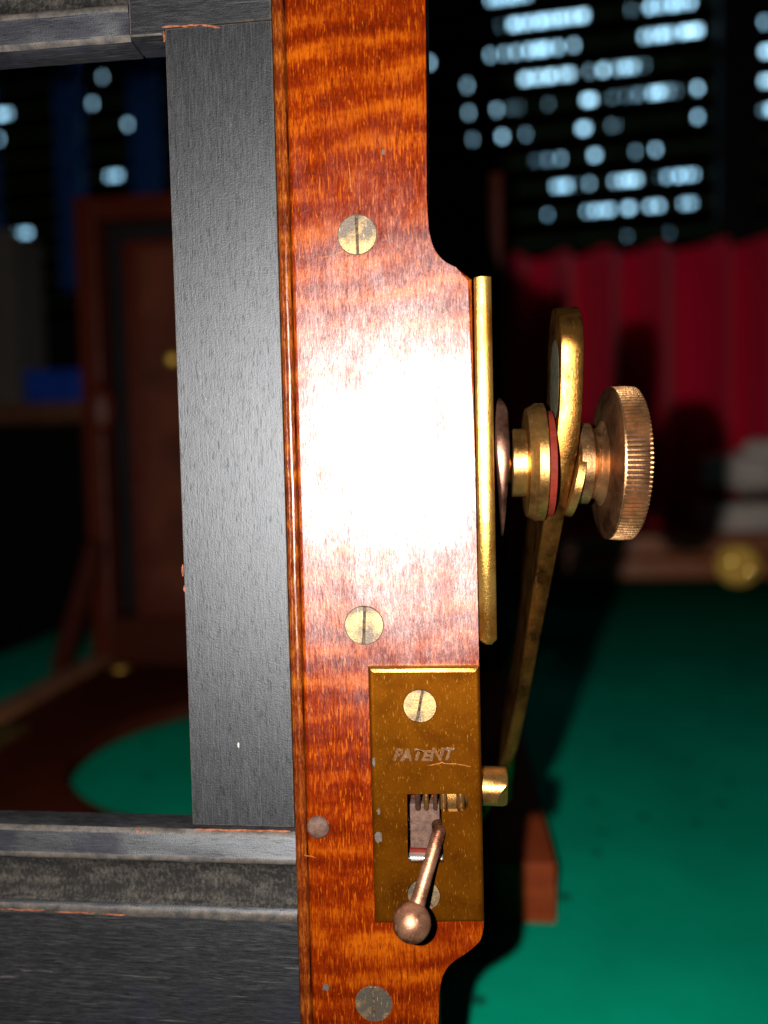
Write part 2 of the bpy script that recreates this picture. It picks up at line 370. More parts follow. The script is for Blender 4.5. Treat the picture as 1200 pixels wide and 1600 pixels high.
blind = thing('window_blind', WP + Vector((0, 0, WT)), 'closed dark slatted blind with daylight glinting through its slits', 'blind')
PITCHZ = 46.0; Z0 = wall_uv(1078, 317)[1]; SLIT = 4.2
NR = 13
for k in range(-3, NR):
    zc = Z0 + k*PITCHZ + PITCHZ/2
    bm = bmesh.new(); hh = (PITCHZ - SLIT)/2
    prof = [(-7, -hh), (-2.5, -hh*.4), (2, hh*.3), (7, hh)]
    A = [[bm.verts.new(wxf(Vector((u, y+dy, zc+z)))) for (y, z) in prof] for u in (WL+10, WR-10) for dy in (0, 2.2)]
    a0, a1, b0, b1 = A
    for i in range(3):
        bm.faces.new((a0[i], a0[i+1], b0[i+1], b0[i])); bm.faces.new((a1[i], b1[i], b1[i+1], a1[i+1]))
        bm.faces.new((a0[i], a1[i], a1[i+1], a0[i+1])); bm.faces.new((b0[i], b0[i+1], b1[i+1], b1[i]))
    bm.faces.new((a0[0], b0[0], b1[0], a1[0])); bm.faces.new((a0[3], a1[3], b1[3], b0[3]))
    build('slat', bm, M['slat'], blind)
# gaps in the leaves outside: (x0, x1, y, brightness), in photograph pixels
Q = lambda z0, z1, zy, b: (660+z0/2.222, 660+z1/2.222, zy/2.222, b)
GAPS = [Q(240,360,2,1), Q(315,560,52,1), Q(235,235,170,.35), Q(285,285,160,.4), Q(325,325,155,.6), Q(370,430,145,1), Q(470,470,135,.8), Q(525,525,125,.5),
        Q(355,455,235,1), Q(512,512,215,.45), Q(580,580,210,.1), Q(445,445,312,.3), Q(490,522,308,.6), Q(625,632,295,.6), Q(680,715,285,.7),
        Q(565,592,390,.22), Q(750,750,375,.15), Q(800,850,360,.95), Q(955,955,345,.7), Q(155,155,272,.25), Q(160,160,353,.25), Q(258,258,428,.27),
        Q(278,278,515,.75), Q(175,175,530,.06), Q(360,360,505,.06), Q(550,570,480,.22), Q(955,955,435,.65), Q(435,435,585,.12), Q(480,480,580,.3),
        Q(595,602,565,.6), Q(740,740,550,.1), Q(810,810,543,.55), Q(465,512,665,.7), Q(580,580,655,.3), Q(670,755,640,.95), Q(850,850,622,.6), Q(890,940,612,.75),
        Q(435,435,760,.12), Q(570,570,745,.35), Q(600,650,740,.9), Q(710,722,730,.7), Q(790,830,718,.4), Q(910,940,705,.3),
        Q(735,735,190,.5), Q(800,860,175,1), Q(910,955,165,1), Q(770,770,92,.65), Q(905,955,70,1), Q(790,840,4,.9), Q(870,930,0,1),
        Q(1185,1185,120,.35), Q(1185,1240,210,1), Q(1180,1240,308,1), Q(1180,1240,400,1), Q(22,22,200,.6),
        (90,98,118,.3), (0,12,170,.45), (161,161,140,.18), (145,145,178,.16), (200,210,205,.42), (172,188,280,.1), (15,48,370,.5), (20,20,405,.14), (-2,-2,208,.2)]
FD = 45.0
for _ in range(26): GAPS.append((random.uniform(760, 1100),)*2 + (random.uniform(10, 370), random.uniform(-.16, -.09)))
rows = {}
for (x0, x1, y, b) in GAPS:
    u0, z = wall_uv(x0, y, 8); u1, _ = wall_uv(x1, y, 8)
    k = round((z - Z0)/PITCHZ)
    hw = .7 + 3.2*b
    f0, zf = wall_uv(x0, y, FD); f1, _ = wall_uv(x1, y, FD)
    if f1 - f0 < 14: rows.setdefault(k, []).append((f0-hw, f1+hw, b)); continue
    p = f0 - 4                                    # a longer glint is a string of small gaps between leaves
    while p < f1 + 2:
        g = random.uniform(3.5, 11)*(.5 + .6*b); rows.setdefault(k, []).append((p, min(p+g, f1+4), b)); p += g + random.uniform(2.5, 9)
bm = bmesh.new()
def leaf(u0, u1, z, h):
    y = FD + random.uniform(-1.5, 1.5); m = (u0+u1)/2; j = lambda: random.uniform(-1.5, 1.5)
    pts = [(u0, z-h*.32), (m, z-h*.5+j()), (u1, z-h*.3), (u1, z+h*.3), (m+j(), z+h*.5), (u0, z+h*.32)]
    bm.faces.new([bm.verts.new(wxf(Vector((p[0], y, p[1])))) for p in pts])
for k in range(-5, NR+1):
    zs = Z0 + k*PITCHZ
    scale = ((WP + WN*FD - CAM).dot(WN))/((WP + WN*4 - CAM).dot(WN))
    zf = CAM.z + (zs - CAM.z)*scale
    gaps = sorted(rows.get(k, [])); edges = [WL-40.0]
    merged = []
    for g in gaps:
        if merged and g[0] <= merged[-1][1]+1.5: merged[-1] = (merged[-1][0], max(g[1], merged[-1][1]))
        else: merged.append((g[0], g[1]))
    spans = []; p = WL-40.0
    for g in merged: spans.append((p, g[0])); p = g[1]
    spans.append((p, WR+40.0))
    for (a, b_) in spans:
        if b_ <= a: continue
        n = max(1, int((b_-a)/22)); st = (b_-a)/n
        for i in range(n):
            e0 = a+i*st - (3 if i else 0); e1 = a+(i+1)*st + (3 if i < n-1 else 0)
            leaf(e0, e1, zf, 50)
tag(build('foliage', bm, M['leaf'], smooth=0, recalc=False), 'dense dark leaves outside the window behind the blind', 'foliage', kind='stuff')

# ---- crimson curtain below the blind
cur = thing('curtain', wxf(Vector((250, -40, 0))), 'crimson pleated curtain hanging below the slatted blind', 'curtain')
bm = bmesh.new(); prev = None
zt = wall_uv(1000, 393, -45)[1]
nU = 240
for i in range(nU+1):
    u = -330 + 930*i/nU
    ph = 2*pi*u/78 + .7*sin(u*.021) + .35*sin(u*.05)
    y = -62 + 26*sin(ph) + 5*sin(2*ph+.6)
    c0 = bm.verts.new(wxf(Vector((u, y, zt)))); c1 = bm.verts.new(wxf(Vector((u, y*1.0, 20))))
    d0 = bm.verts.new(wxf(Vector((u, y+1.2, zt)))); d1 = bm.verts.new(wxf(Vector((u, y+1.2, 20))))
    if prev:
        p0, p1, q0, q1 = prev
        bm.faces.new((p0, c0, c1, p1)); bm.faces.new((q0, q1, d1, d0)); bm.faces.new((p0, q0, d0, c0))
    prev = (c0, c1, d0, d1)
build('pleated_cloth', bm, M['crimson'], cur, smooth=60, recalc=False)
bm = bmesh.new(); box(bm, -340, 610, -18, -12, zt-8, zt-2, bev=1, xf=wxf); build('curtain_rail', bm, M['frame_dark'], cur)

# ---- stack at the right on the table
cy = 930.0
def X(px, py, Y): return at(px, py, Y).x
def Z(px, py, Y): return at(px, py, Y).z
case = thing('wooden_case', (400, cy+120, 0), 'red-brown wooden case with a round brass fitting, at the back of the green table', 'case')
cx0 = X(856, 870, cy); ztop = Z(1000, 838, cy); zmid = Z(1000, 866, cy); zbot = Z(1000, 906, cy)
bm = bmesh.new(); box(bm, cx0, 760, cy+8, cy+150, zmid-4, ztop, bev=4); build('body', bm, M['case'], case)
bm = bmesh.new(); box(bm, cx0+20, 760, cy-8, cy+152, zbot, zmid-4.5, bev=10, seg=4); build('plinth', bm, M['case'], case)
for fx in (cx0+60, 700):
    for fy in (cy+12, cy+130):
        bm = bmesh.new(); lathe(bm, [(0, 11), (2, 13), (zbot-.5, 10)], Vector((fx, fy, .2)), Vector((0, 0, 1)), 20); build('foot', bm, M['frame_dark'], case)
bx, bz = X(1150, 882, cy-20), Z(1150, 882, cy-20)
dax = Vector((.345, .93, -.12)).normalized()            # tilt chosen to turn the fitting to the flash for its glint
bm = bmesh.new(); lathe(bm, [(0, 0), (0, 20), (2, 28), (5, 31), (9, 31)], Vector((bx, cy-26, bz)), dax, 40)
disc = build('brass_disc', bm, M['brass_far'], case)
for (px, py) in ((1140, 876), (1169, 893)):
    q = at(px, py, cy-19)
    bm = bmesh.new(); lathe(bm, [(0, 0), (.15, 3.2), (.7, 5.2), (1.6, 6.2), (5, 6.2)], Vector((q.x, cy-26, q.z)) + dax*(-3.0 - (Vector((q.x, cy-26, q.z)) - Vector((bx, cy-26, bz))).dot(dax)), dax, 24); build('screw', bm, M['glint_head'], disc)  # domed heads added for two bright flash glints
wb = thing('white_box', (520, 1000, ztop), 'flat off-white box lying on the wooden case', 'box')
bm = bmesh.new(); x0 = X(1118, 805, 960); box(bm, x0, 700, 960, 1060, ztop+1, Z(1150, 787, 960), bev=8, seg=3); build('body', bm, M['white'], wb)
zl = Z(1150, 787, 960)
bm = bmesh.new(); box(bm, x0+14, 690, 964, 1058, zl+.5, zl+7, bev=3); build('lid', bm, M['wood_red'], wb)
bag = thing('cloth_bundle', (520, 1000, zl+7), 'crumpled off-white bundle heaped on the flat white box', 'bundle')
bm = bmesh.new(); bmesh.ops.create_icosphere(bm, subdivisions=4, radius=1)
zc = (Z(1150, 690, 980)+zl+8)/2; hz = (Z(1150, 690, 980)-zl-8)/2; xb = X(1122, 740, 980)
for v in bm.verts:
    c = v.co; r = 1 + .10*sin(5*c.x+2*c.z) + .07*sin(9*c.z+3*c.x+1) + .05*sin(13*c.x-7*c.y)
    v.co = Vector((xb + 100 + c.x*105*r, 1015 + c.y*42*r, max(zl+8, zc + c.z*hz*1.05*r)))
build('cloth', bm, M['white'], bag, smooth=80)

# ---- left background: shelf with a blue box, pale post
sy = 930.0
sh = thing('wooden_shelf', (-640, sy+60, -750), 'brown wooden shelf rail behind the table at the left', 'shelf')
sz1, sz0 = Z(90, 627, sy), Z(90, 660, sy)
bm = bmesh.new(); box(bm, -900, X(152, 640, sy), sy, sy+140, sz0, sz1, bev=4); build('shelf_board', bm, M['shelf'], sh)
for lx in (-880, X(130, 700, sy)):
    bm = bmesh.new(); box(bm, lx-16, lx+12, sy+20, sy+50, -750, sz0-.5, bev=3); build('leg', bm, M['frame_dark'], sh)
bb = thing('blue_box', (-580, sy+60, sz1), 'blue box standing on the brown shelf', 'box')
zb = Z(90, 577, sy)
bm = bmesh.new(); box(bm, X(34, 600, sy), X(146, 600, sy), sy+8, sy+110, sz1+.6, zb-9, bev=2); build('body', bm, M['blue'], bb)
bm = bmesh.new(); box(bm, X(34, 600, sy)-2, X(146, 600, sy)+2, sy+6, sy+112, zb-8.6, zb, bev=2); build('lid', bm, M['blue'], bb)
po = thing('pale_carton', (-690, sy+40, sz1), 'tall pale carton standing on the brown shelf beside the blue box', 'carton')
bm = bmesh.new(); box(bm, X(-60, 500, sy+5), X(24, 500, sy+5), sy+5, sy+90, sz1+.6, Z(10, 375, sy+5), bev=3); build('body', bm, M['beige'], po)
zc = Z(10, 375, sy+5); bm = bmesh.new(); box(bm, X(-60, 500, sy+5)-2, X(24, 500, sy+5)+2, sy+3, sy+92, zc+.3, zc+16, bev=3); build('lid', bm, M['beige'], po)

# ================================================================== THE CAMERA
pc = thing('plate_camera', (-136, 180, 0), 'antique wooden plate camera with varnished stile, black inner frame and brass fittings', 'camera')

# ---- varnished stile
XR = 4.55
out_px = [(664.5,-60),(664.5,0),(666,170),(668,335),(670.5,362),(676,383),(685,399),(697,410),(712,417.5),(728,424),(735,430),(737.5,438),
          (742,720),(748.5,1040),(752,1240),(756,1440),(751,1463),(747,1474),(733,1486),(712,1500),(699,1512),(691,1528),(687,1550),(685,1600),(686,1680)]
def catmull(P_, n_=4):
    res = []
    for i in range(len(P_)-1):
        a_, b_, c_, d_ = P_[max(i-1, 0)], P_[i], P_[i+1], P_[min(i+2, len(P_)-1)]
        if max(abs(b_[0]-c_[0]), abs(b_[1]-c_[1])) > 60: res.append(b_); continue
        for k in range(n_):
            t = k/n_; res.append(tuple(.5*(2*b_[q]+(c_[q]-a_[q])*t+(2*a_[q]-5*b_[q]+4*c_[q]-d_[q])*t*t+(3*b_[q]-a_[q]-3*c_[q]+d_[q])*t**3) for q in (0, 1)))
    return res + [P_[-1]]
out_px = catmull([(666,300)] + out_px[3:9]); out_px = [(664.5,-60),(664.5,0),(666,170)] + out_px[1:] + [(737.2,435)] + [(742,720),(748.5,1040),(752,1240)] + catmull([(756,1440),(754.5,1456),(749,1471),(733,1486),(712,1500),(699,1512),(691,1528),(687,1550),(685,1600)]) + [(686,1680)]
right = [(at(*p).x, at(*p).z) for p in out_px]
GX = -33.55                                     # bead groove
zt_, zb_ = right[0][1], 36.0
outline = [(GX+.28, zt_+40)] + [(right[0][0], zt_+40)] + right + [(right[-1][0], zb_), (GX+.28, zb_)]
bm = bmesh.new(); prism(bm, outline, 0, 22, bev=.85, seg=4)
stile = build('wooden_stile', bm, M['wood'], pc, smooth=40)
# pocket behind the lock slot
pl = at(635, 1238); pr = at(694, 1350)
bm = bmesh.new(); box(bm, pl.x-.6, at(735, 1250).x+.5, -3, 6.5, pr.z-.6, pl.z+.6)
cutter = build('cutter', bm, M['wood'], None, smooth=0)
boolean(stile, [cutter])
# bead along the inner edge
EX = -36.05
bm = bmesh.new()
prof = [(EX, 3), (EX, .9), (EX+.35, .35), (EX+.8, .12), (EX+1.0, .22), (EX+1.15, .15), (EX+1.35, -.12), (EX+1.7, -.2), (EX+2.05, -.08), (GX, .3), (GX, 3)]
nz = 60; rg = []
for i in range(nz+1):
    z = zb_ + (zt_+40-zb_)*i/nz; wob = .05*sin(z*.21)+.04*sin(z*.53+1)
    rg.append([bm.verts.new((x+wob*(0 if x in (EX, GX) else 1), y, z)) for (x, y) in prof])
for A, B in zip(rg, rg[1:]):
    for k in range(len(prof)-1): bm.faces.new((A[k], A[k+1], B[k+1], B[k]))
bm.faces.new(rg[0]); bm.faces.new(rg[-1])
build('bead_moulding', bm, M['wood_bead'], stile, smooth=50)

def screw_head(px, py, rpx, ang, parent, y=0.0, name='screw_head'):
    c = at(px, py, y); r = rpx/7.45; hs = .24
    bm = bmesh.new()
    for sgn in (-1, 1):
        a0 = math.asin(hs/r); pts = []
        for k in range(25):
            t = -pi/2 + a0 + (pi-2*a0)*k/24
            pts.append((sgn*r*cos(t), r*sin(t)))
        rot = Matrix.Rotation(ang, 2)
        pp = [rot @ Vector(p) for p in pts]
        if sgn < 0: pp = pp[::-1]
        prism(bm, [(c.x+p.x, c.z+p.y) for p in pp], y-.16, y+.4, bev=.12, seg=2)
    for f in bm.faces: f.material_index = 0
    old = set(bm.faces)
    lathe(bm, [(0, r+.2), (.5, r+.2)], Vector((c.x, y-.012, c.z)), Vector((0, 1, 0)), 40)
    for f in bm.faces:
        if f not in old: f.material_index = 1
    return build(name, bm, [M['screw'], M['slot']], parent, smooth=30)
screw_head(558, 367, 29.5, radians(1), stile)
screw_head(569, 977, 30, radians(-3), stile)
screw_head(584, 1568, 29, radians(1), stile)
c = at(496, 1294, -.6); bm = bmesh.new()
lathe(bm, [(0, 0), (.03, 1.0), (.16, 1.9), (.5, 2.4), (.9, 2.5), (1.4, 2.3)], Vector((c.x, -1.0, c.z)), Vector((.06, 1, 0)), 28); build('nail_head', bm, M['latch'], stile, smooth=50)

# ---- black inner frame
YB = .45
def rail_profile(zs):     # (z, y): plain lip, ridge, cove, ridge, flat
    return zs
xl, xr_ = -262.0, EX-.05
zi = 115.6                                       # upper edge of the bottom rail
def rail(name, x0, x1, edge, s, parent, nx=40):
    """rail with a coved groove; s=-1 runs down from its inner edge, +1 runs up"""
    prof = [(0, 6.2, 0), (.25, 2.4, 1), (.9, 1.9, 1), (1.2, 1.6, 0), (5.3, 1.5, 0), (5.9, 1.15, 1), (6.7, 1.0, 1), (7.3, 1.25, 1), (7.7, 2.2, 2), (8.6, 3.3, 2), (11, 3.9, 2), (14.5, 3.8, 2),
            (16.6, 3.0, 2), (17.4, 1.6, 0), (17.9, .85, 1), (18.7, .6, 1), (19.5, .75, 1), (20.2, 1.0, 0), (62, 1.0, 0), (62, 8.5, 0), (0, 8.5, 0)]
    bm = bmesh.new(); rows_ = []
    for i in range(nx+1):
        x = x0+(x1-x0)*i/nx
        rows_.append([bm.verts.new((x, y + YB - .6 + (.10*sin(x*.35+k)+.07*sin(x*.9+2*k) if 0 < k < len(prof)-3 else 0), edge + s*(d + (.06*sin(x*.5+k*1.7) if 0 < k < len(prof)-3 else 0)))) for k, (d, y, m_) in enumerate(prof)])
    n = len(prof)
    for A, B in zip(rows_, rows_[1:]):
        for k in range(n):
            f = bm.faces.new((A[k], A[(k+1) % n], B[(k+1) % n], B[k])); f.material_index = prof[k][2]
    bm.faces.new(rows_[0]); bm.faces.new(rows_[-1])
    return build(name, bm, [M['black_h'], M['worn'], M['groove']], parent, smooth=50)
rail('bottom_rail', xl, xr_, zi, -1, pc)
zi2 = 286.3
rail('top_rail', xl, -66.8, zi2, 1, pc)
# corner block and black stile
bm = bmesh.new(); prism(bm, [(-66.4, zi2+.3), (-59.3, zi2+.2), (-59.0, zi2+1.6), (xr_, zi2+1.6), (xr_, 332), (-66.4, 332)], YB, YB+8.2, bev=.3, seg=2, mi_bev=1)
build('corner_block', bm, [M['black_h'], M['worn']], pc)
bm = bmesh.new(); prism(bm, [(at(300, 1290).x, at(300, 1290).z), (xr_, at(452, 1294).z), (xr_, zi2+1.25), (-58.75, zi2+1.25)], YB-.05, YB+8, bev=.22, seg=2, mi_bev=1)
build('black_stile', bm, [M['black_v'], M['worn']], pc)
bm = bmesh.new(); box(bm, -262, -235, YB, YB+8, zi+.3, zi2-.3, bev=.3); build('black_stile', bm, [M['black_v'], M['worn']], pc)
bm = bmesh.new(); box(bm, -297, -262.3, 0, 22, zb_, 332, bev=.7); build('wooden_stile', bm, M['wood'], pc)

# ---- brass strip on the stile's side
za, zb2 = at(750, 433).z, at(757, 1008).z
bm = bmesh.new()
slab(bm, [(6.3, za+.35, 1.2, 2, 15), (6.25, za, 1.75, -.2, 17), (6.3, (za+zb2)/2, 1.85, -.35, 17), (6.45, zb2+1.2, 1.85, -.2, 17), (6.2, zb2+.1, 1.1, .6, 16), (6.1, zb2-.35, .5, 2, 15)], bev=.55, bow=.27)
build('side_plate', bm, M['strip'], pc, smooth=45)

# ---- lock plate
PT = -1.25
tl, tr, br_, bl = (at(*p, PT) for p in ((574, 1042), (750, 1041), (757, 1443), (585, 1445)))
bm = bmesh.new(); prism(bm, [(p.x, p.z) for p in (tl, tr, br_, bl)], PT, -.02, bev=1.2, seg=7, mi_bev=1)
bmesh.ops.recalc_face_normals(bm, faces=bm.faces)
for f in bm.faces: f.material_index = 1 if f.normal.z > .08 and f.normal.y < -.05 else 0  # rubbed brass kept to the upward bevel; its highlight is put into this colour
plate = build('lock_plate', bm, [M['plate'], M['plate_edge']], pc, smooth=50)
def slot_prism(pxs, y0=-4, y1=2):
    bm = bmesh.new(); prism(bm, [(at(*p, PT).x, at(*p, PT).z) for p in pxs], y0, y1); return build('cutter', bm, M['plate'], None, smooth=0)
cut1 = slot_prism([(636,1241),(718,1240),(727,1243),(732,1250),(732,1259),(727,1266),(718,1268),(690,1268),(694,1348),(642,1349),(637,1338)])
def cyl_cut(px, py, r):
    c_ = at(px, py, PT); bm = bmesh.new(); lathe(bm, [(0, r*1.12), (.5, r), (5, r)], Vector((c_.x, PT-.15, c_.z)), Vector((0, 1, 0)), 48); return build('cutter', bm, M['plate'], None, smooth=0)
boolean(plate, [cut1, cyl_cut(656, 1103, 26.5/7.9), cyl_cut(662, 1400, 27/7.9)])
screw_head(656, 1103, 25.5, radians(-11), plate, y=PT+.22)
screw_head(662, 1400, 26, radians(40), plate, y=PT+.5)
# latch seen in the slot
a, b = at(640, 1256, 1.5), at(672, 1326, 1.5)
bm = bmesh.new(); box(bm, a.x, b.x+2.2, 1.5, 5.5, b.z, a.z, bev=.4); build('latch', bm, M['latch'], plate)
a2, b2 = at(640, 1327, 2), at(676, 1335, 2); bm = bmesh.new(); box(bm, a2.x, b2.x+2, 2, 5.5, b2.z, a2.z, bev=.2); build('red_stop', bm, M['fibre'], plate)
a3, b3 = at(638, 1337, .6), at(693, 1347, .6); bm = bmesh.new(); box(bm, a3.x, b3.x, .2, 5.5, b3.z, a3.z, bev=.5, seg=3); build('slot_lip', bm, M['shine'], plate)
for (px, wd, m_) in ((653, 9, 'iron'), (666, 8, 'brass'), (680, 7, 'iron'), (693, 10, 'brass'), (720, 14, 'brass')):
    q = at(px, 1253, 1.2); rr = wd/2/7.3
    bm = bmesh.new(); lathe(bm, [(0, rr*.7), (.4, rr), (4, rr)], Vector((q.x, 1.0, q.z-1.7)), Vector((0, .12, 1)), 16); build('spring_coil', bm, M[m_], plate, smooth=60)
a4, b4 = at(690, 1238, 3), at(736, 1270, 3); bm = bmesh.new(); box(bm, a4.x, b4.x, 2.6, 5.5, b4.z, a4.z, bev=.3); build('spring_seat', bm, M['brass'], plate)
# stamped word
def text_mesh(body, size, ext):
    cu = bpy.data.curves.new('text', 'FONT'); cu.body = body; cu.size = size; cu.extrude = ext; cu.bevel_depth = .045; cu.bevel_resolution = 1; cu.offset = .06; cu.shear = .28; cu.align_x = 'CENTER'; cu.align_y = 'CENTER'; cu.space_character = 1.02
    o = bpy.data.objects.new('text', cu); col.objects.link(o); bpy.context.view_layer.update()
    me = bpy.data.meshes.new_from_object(o.evaluated_get(bpy.context.evaluated_depsgraph_get()))
    bpy.data.objects.remove(o); b_ = bmesh.new(); b_.from_mesh(me); return b_
for (nm, mt, ox, oz, oy) in (('stamp_shade', 'slot', .13, -.13, .055), ('stamped_word', 'letter', 0, 0, 0)):  # dark offset copy paints the shade of the stamped recess
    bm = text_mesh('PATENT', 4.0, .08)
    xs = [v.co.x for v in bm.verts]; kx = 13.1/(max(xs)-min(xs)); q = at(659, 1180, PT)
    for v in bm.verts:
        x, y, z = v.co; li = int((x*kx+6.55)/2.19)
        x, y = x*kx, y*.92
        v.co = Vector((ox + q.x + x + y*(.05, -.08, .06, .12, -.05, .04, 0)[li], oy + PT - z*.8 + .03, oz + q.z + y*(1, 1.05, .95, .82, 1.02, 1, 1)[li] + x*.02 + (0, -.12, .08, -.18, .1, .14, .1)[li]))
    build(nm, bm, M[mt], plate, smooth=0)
def fleck(name, px, py, wpx, hpx, Y, m, parent, th=.05):
    c_ = at(px, py, Y); n_ = 11; pts = []
    for k in range(n_):
        t = 2*pi*k/n_; q_ = random.uniform(.6, 1.15); pts.append((c_.x + cos(t)*q_*wpx/2/7.5, c_.z + sin(t)*q_*hpx/2/7.5))
    bm = bmesh.new(); prism(bm, pts, Y-th, Y+.02); return build(name, bm, m, parent, smooth=0)
for a_ in ((591, 1308, 12, 24), (584, 1191, 5, 18), (592, 1267, 5, 14)):
    fleck('lacquer_chip', *a_, PT, M['chip'], plate, .012)
fleck('dust_fleck', 373, 1164, 4, 9, YB-.05, M['lint'], pc, .15)
fleck('dust_fleck', 362, 195, 3, 7, YB-.05, M['chip'], pc, .1)
fleck('dust_fleck', 509, 1543, 13, 13, 0, M['chip'], stile, .1)
fleck('dust_fleck', 599, 238, 6, 9, 0, M['chip'], stile, .1)
def stroke(name, groups, wpx, Y, m, parent, th=.02):
    for pts in groups:
        bm = bmesh.new()
        P_ = [at(x, y, Y-th) for (x, y) in pts]; prev = None
        for i, p in enumerate(P_):
            t = (P_[min(i+1, len(P_)-1)] - P_[max(i-1, 0)]).normalized(); nrm = Vector((-t.z, 0, t.x))
            w_ = wpx/2/7.4*(.25 if i in (0, len(P_)-1) else random.uniform(.6, 1.1))
            pr_ = [bm.verts.new(p + nrm*w_), bm.verts.new(p - nrm*w_)]
            lo = [bm.verts.new(p + nrm*w_ + Vector((0, th+.03, 0))), bm.verts.new(p - nrm*w_ + Vector((0, th+.03, 0)))]
            if prev:
                bm.faces.new((prev[0], pr_[0], pr_[1], prev[1])); bm.faces.new((prev[0], prev[2], lo[0], pr_[0])); bm.faces.new((prev[1], pr_[1], lo[1], prev[3]))
            prev = pr_ + lo
        build(name, bm, m, parent, smooth=0, recalc=False)
def seg(x0, y0, x1, y1, n=6, j=2.0): return [(x0+(x1-x0)*k/n+random.uniform(-j, j)*.5, y0+(y1-y0)*k/n+random.uniform(-j, j)*.5) for k in range(n+1)]
stroke('pale_scratch', [seg(312,578,316,610)+seg(318,616,331,640), seg(331,640,345,612), seg(355,606,366,628)+seg(370,634,379,668), seg(352,652,363,690), seg(340,700,350,716, 3), seg(388,560,396,640)], 1.8, YB-.05, M['pale'], pc)
stroke('bare_scuff', [seg(252,43,312,39,8), seg(312,39,345,43,4), seg(303,1296,455,1299,16,1.2)], 3.2, YB-.05, M['bare'], pc)
stroke('bare_scuff', [seg(0,1420,70,1423,8), seg(84,1425,150,1427,8,1.5), seg(160,1428,196,1430,5,1)], 2.6, YB-.6+.62, M['bare'], pc)
stroke('bare_scuff', [seg(285,882,286,900,3), seg(287,915,288,925,2)], 4, YB-.05, M['bare'], pc)
stroke('bare_scuff', [seg(212,40,218,53,4), seg(218,12,214,40,5), seg(256,48,257,66,3)], 5, YB-.6+.9, M['bare'], pc)
stroke('hair_scratch', [seg(500,404,545,390,6), seg(545,250,548,300,6), seg(495,1340,470,1335,3)], 1.0, 0, M['pale_wood'], stile, .01)
stroke('tool_scratch', [seg(668,1196,690,1192,5)+seg(694,1192,736,1197,8)], 1.1, PT, M['pale_wood'], plate, .01)
# sliding bolt
q = at(775, 1227, 5.5); bm = bmesh.new()
lathe(bm, [(-6, 4.15), (4.6, 4.15), (5.0, 3.9)], Vector((q.x-2.6, 5.2, q.z)), Vector((1, 0, 0)), 48)
res = bmesh.ops.bisect_plane(bm, geom=bm.verts[:]+bm.edges[:]+bm.faces[:], plane_co=Vector((q.x-.1, 1.15, q.z-1.6)), plane_no=Vector((.66, -.66, -.36)), clear_outer=True)
bmesh.ops.holes_fill(bm, edges=[e for e in res['geom_cut'] if isinstance(e, bmesh.types.BMEdge)])
build('bolt', bm, M['brass'], plate, smooth=35)
# lever with ball end
p0, p1 = at(686, 1300, -1.6), at(645, 1436, -11)
d = p1-p0
bm = bmesh.new(); lathe(bm, [(-1.0, .0), (-.95, 1.1), (-.6, 1.38), (0, 1.45), (d.length*.5, 1.4), (d.length*.85, 1.62), (d.length, 1.9)], p0, d, 32)
lev = build('lever', bm, M['rust'], plate, smooth=50)
bm = bmesh.new(); lathe(bm, [(0, 1.35), (7, 1.35)], p0 + Vector((0, .2, .1)), Vector((-.12, 1, -.05)), 24); build('pivot_pin', bm, M['iron'], plate, smooth=40)
bm = bmesh.new(); bmesh.ops.create_uvsphere(bm, u_segments=40, v_segments=24, radius=3.85)
for v in bm.verts: v.co += p1 + d.normalized()*.6
build('ball_end', bm, M['rust'], plate, smooth=80)

# ---- clamp on the side: lug, collars, brace arm, knob
YA = 13.0
ax = lambda px: at(px, 722, YA).x
azz = at(880, 722, YA).z
o0 = Vector((0, YA, azz))
ztop_, zend = at(783, 621, 9).z, at(787, 840, 6).z
st = []
for i in range(26):
    s = i/25; z = ztop_ + (zend-ztop_)*s
    tk = 1.55*min(1, (s/.10)**.5 if s > 0 else 0)*(1 if s < .38 else 1-(s-.38)/.62*.93)
    yy = 10.5*math.sqrt(max(0, 1-((s-.5)/.52)**2))
    xc = at(783.5 + 2.5*s, 700, 4).x
    st.append((xc, z, max(tk, .08), YA-1-yy, YA-1+yy))
bm = bmesh.new(); slab(bm, st, bev=.5); build('spring_lug', bm, M['iron'], pc, smooth=50)
# threaded collar and flange
bm = bmesh.new(); lathe(bm, [(ax(780), 4.5), (ax(797), 4.6), (ax(798), 7.3), (ax(799), 7.6), (ax(820), 7.6), (ax(821), 12.0), (ax(833), 12.9), (ax(834), 13.1), (ax(847), 13.1), (ax(848.5), 12.8)], o0, seg=96)
build('flange_collar', bm, M['brass'], pc, smooth=30)
bm = bmesh.new(); lathe(bm, [(ax(849), 11.5), (ax(850), 11.8), (ax(860), 11.8), (ax(861), 11.5)], o0 + Vector((0, 0, -.4)), seg=72); build('red_washer', bm, M['fibre'], pc, smooth=30)
# brace arm
def arm_stations(px_pts, W0, W1, tk, nose, lean=None):
    fine = []
    for (a_, b_) in zip(px_pts, px_pts[1:]):
        for k in range(6): fine.append((a_[0]+(b_[0]-a_[0])*k/6, a_[1]+(b_[1]-a_[1])*k/6))
    fine.append(px_pts[-1]); L = [lean(y) if lean else 0 for (x, y) in fine]; P_ = [at(x, y, W0+l) for (x, y), l in zip(fine, L)]
    res = []; s = 0
    for i, p in enumerate(P_):
        if i: s += (P_[i]-P_[i-1]).length
        h = (W1-W0)/2; k = min(1, s/nose); e = h*math.sqrt(max(0.0, 1-(1-k)**2))
        res.append((p.x, p.z, tk, L[i]+(W0+W1)/2-max(e, 1.0), L[i]+(W0+W1)/2+max(e, 1.0)))
    return res
apx = [(894,464),(894.5,476),(895,500),(895,540),(894,590),(892,640),(886,700),(876,755),(866,810),(849,905),(832,1000),(817,1090),(801,1165),(772,1235),(735,1300)]
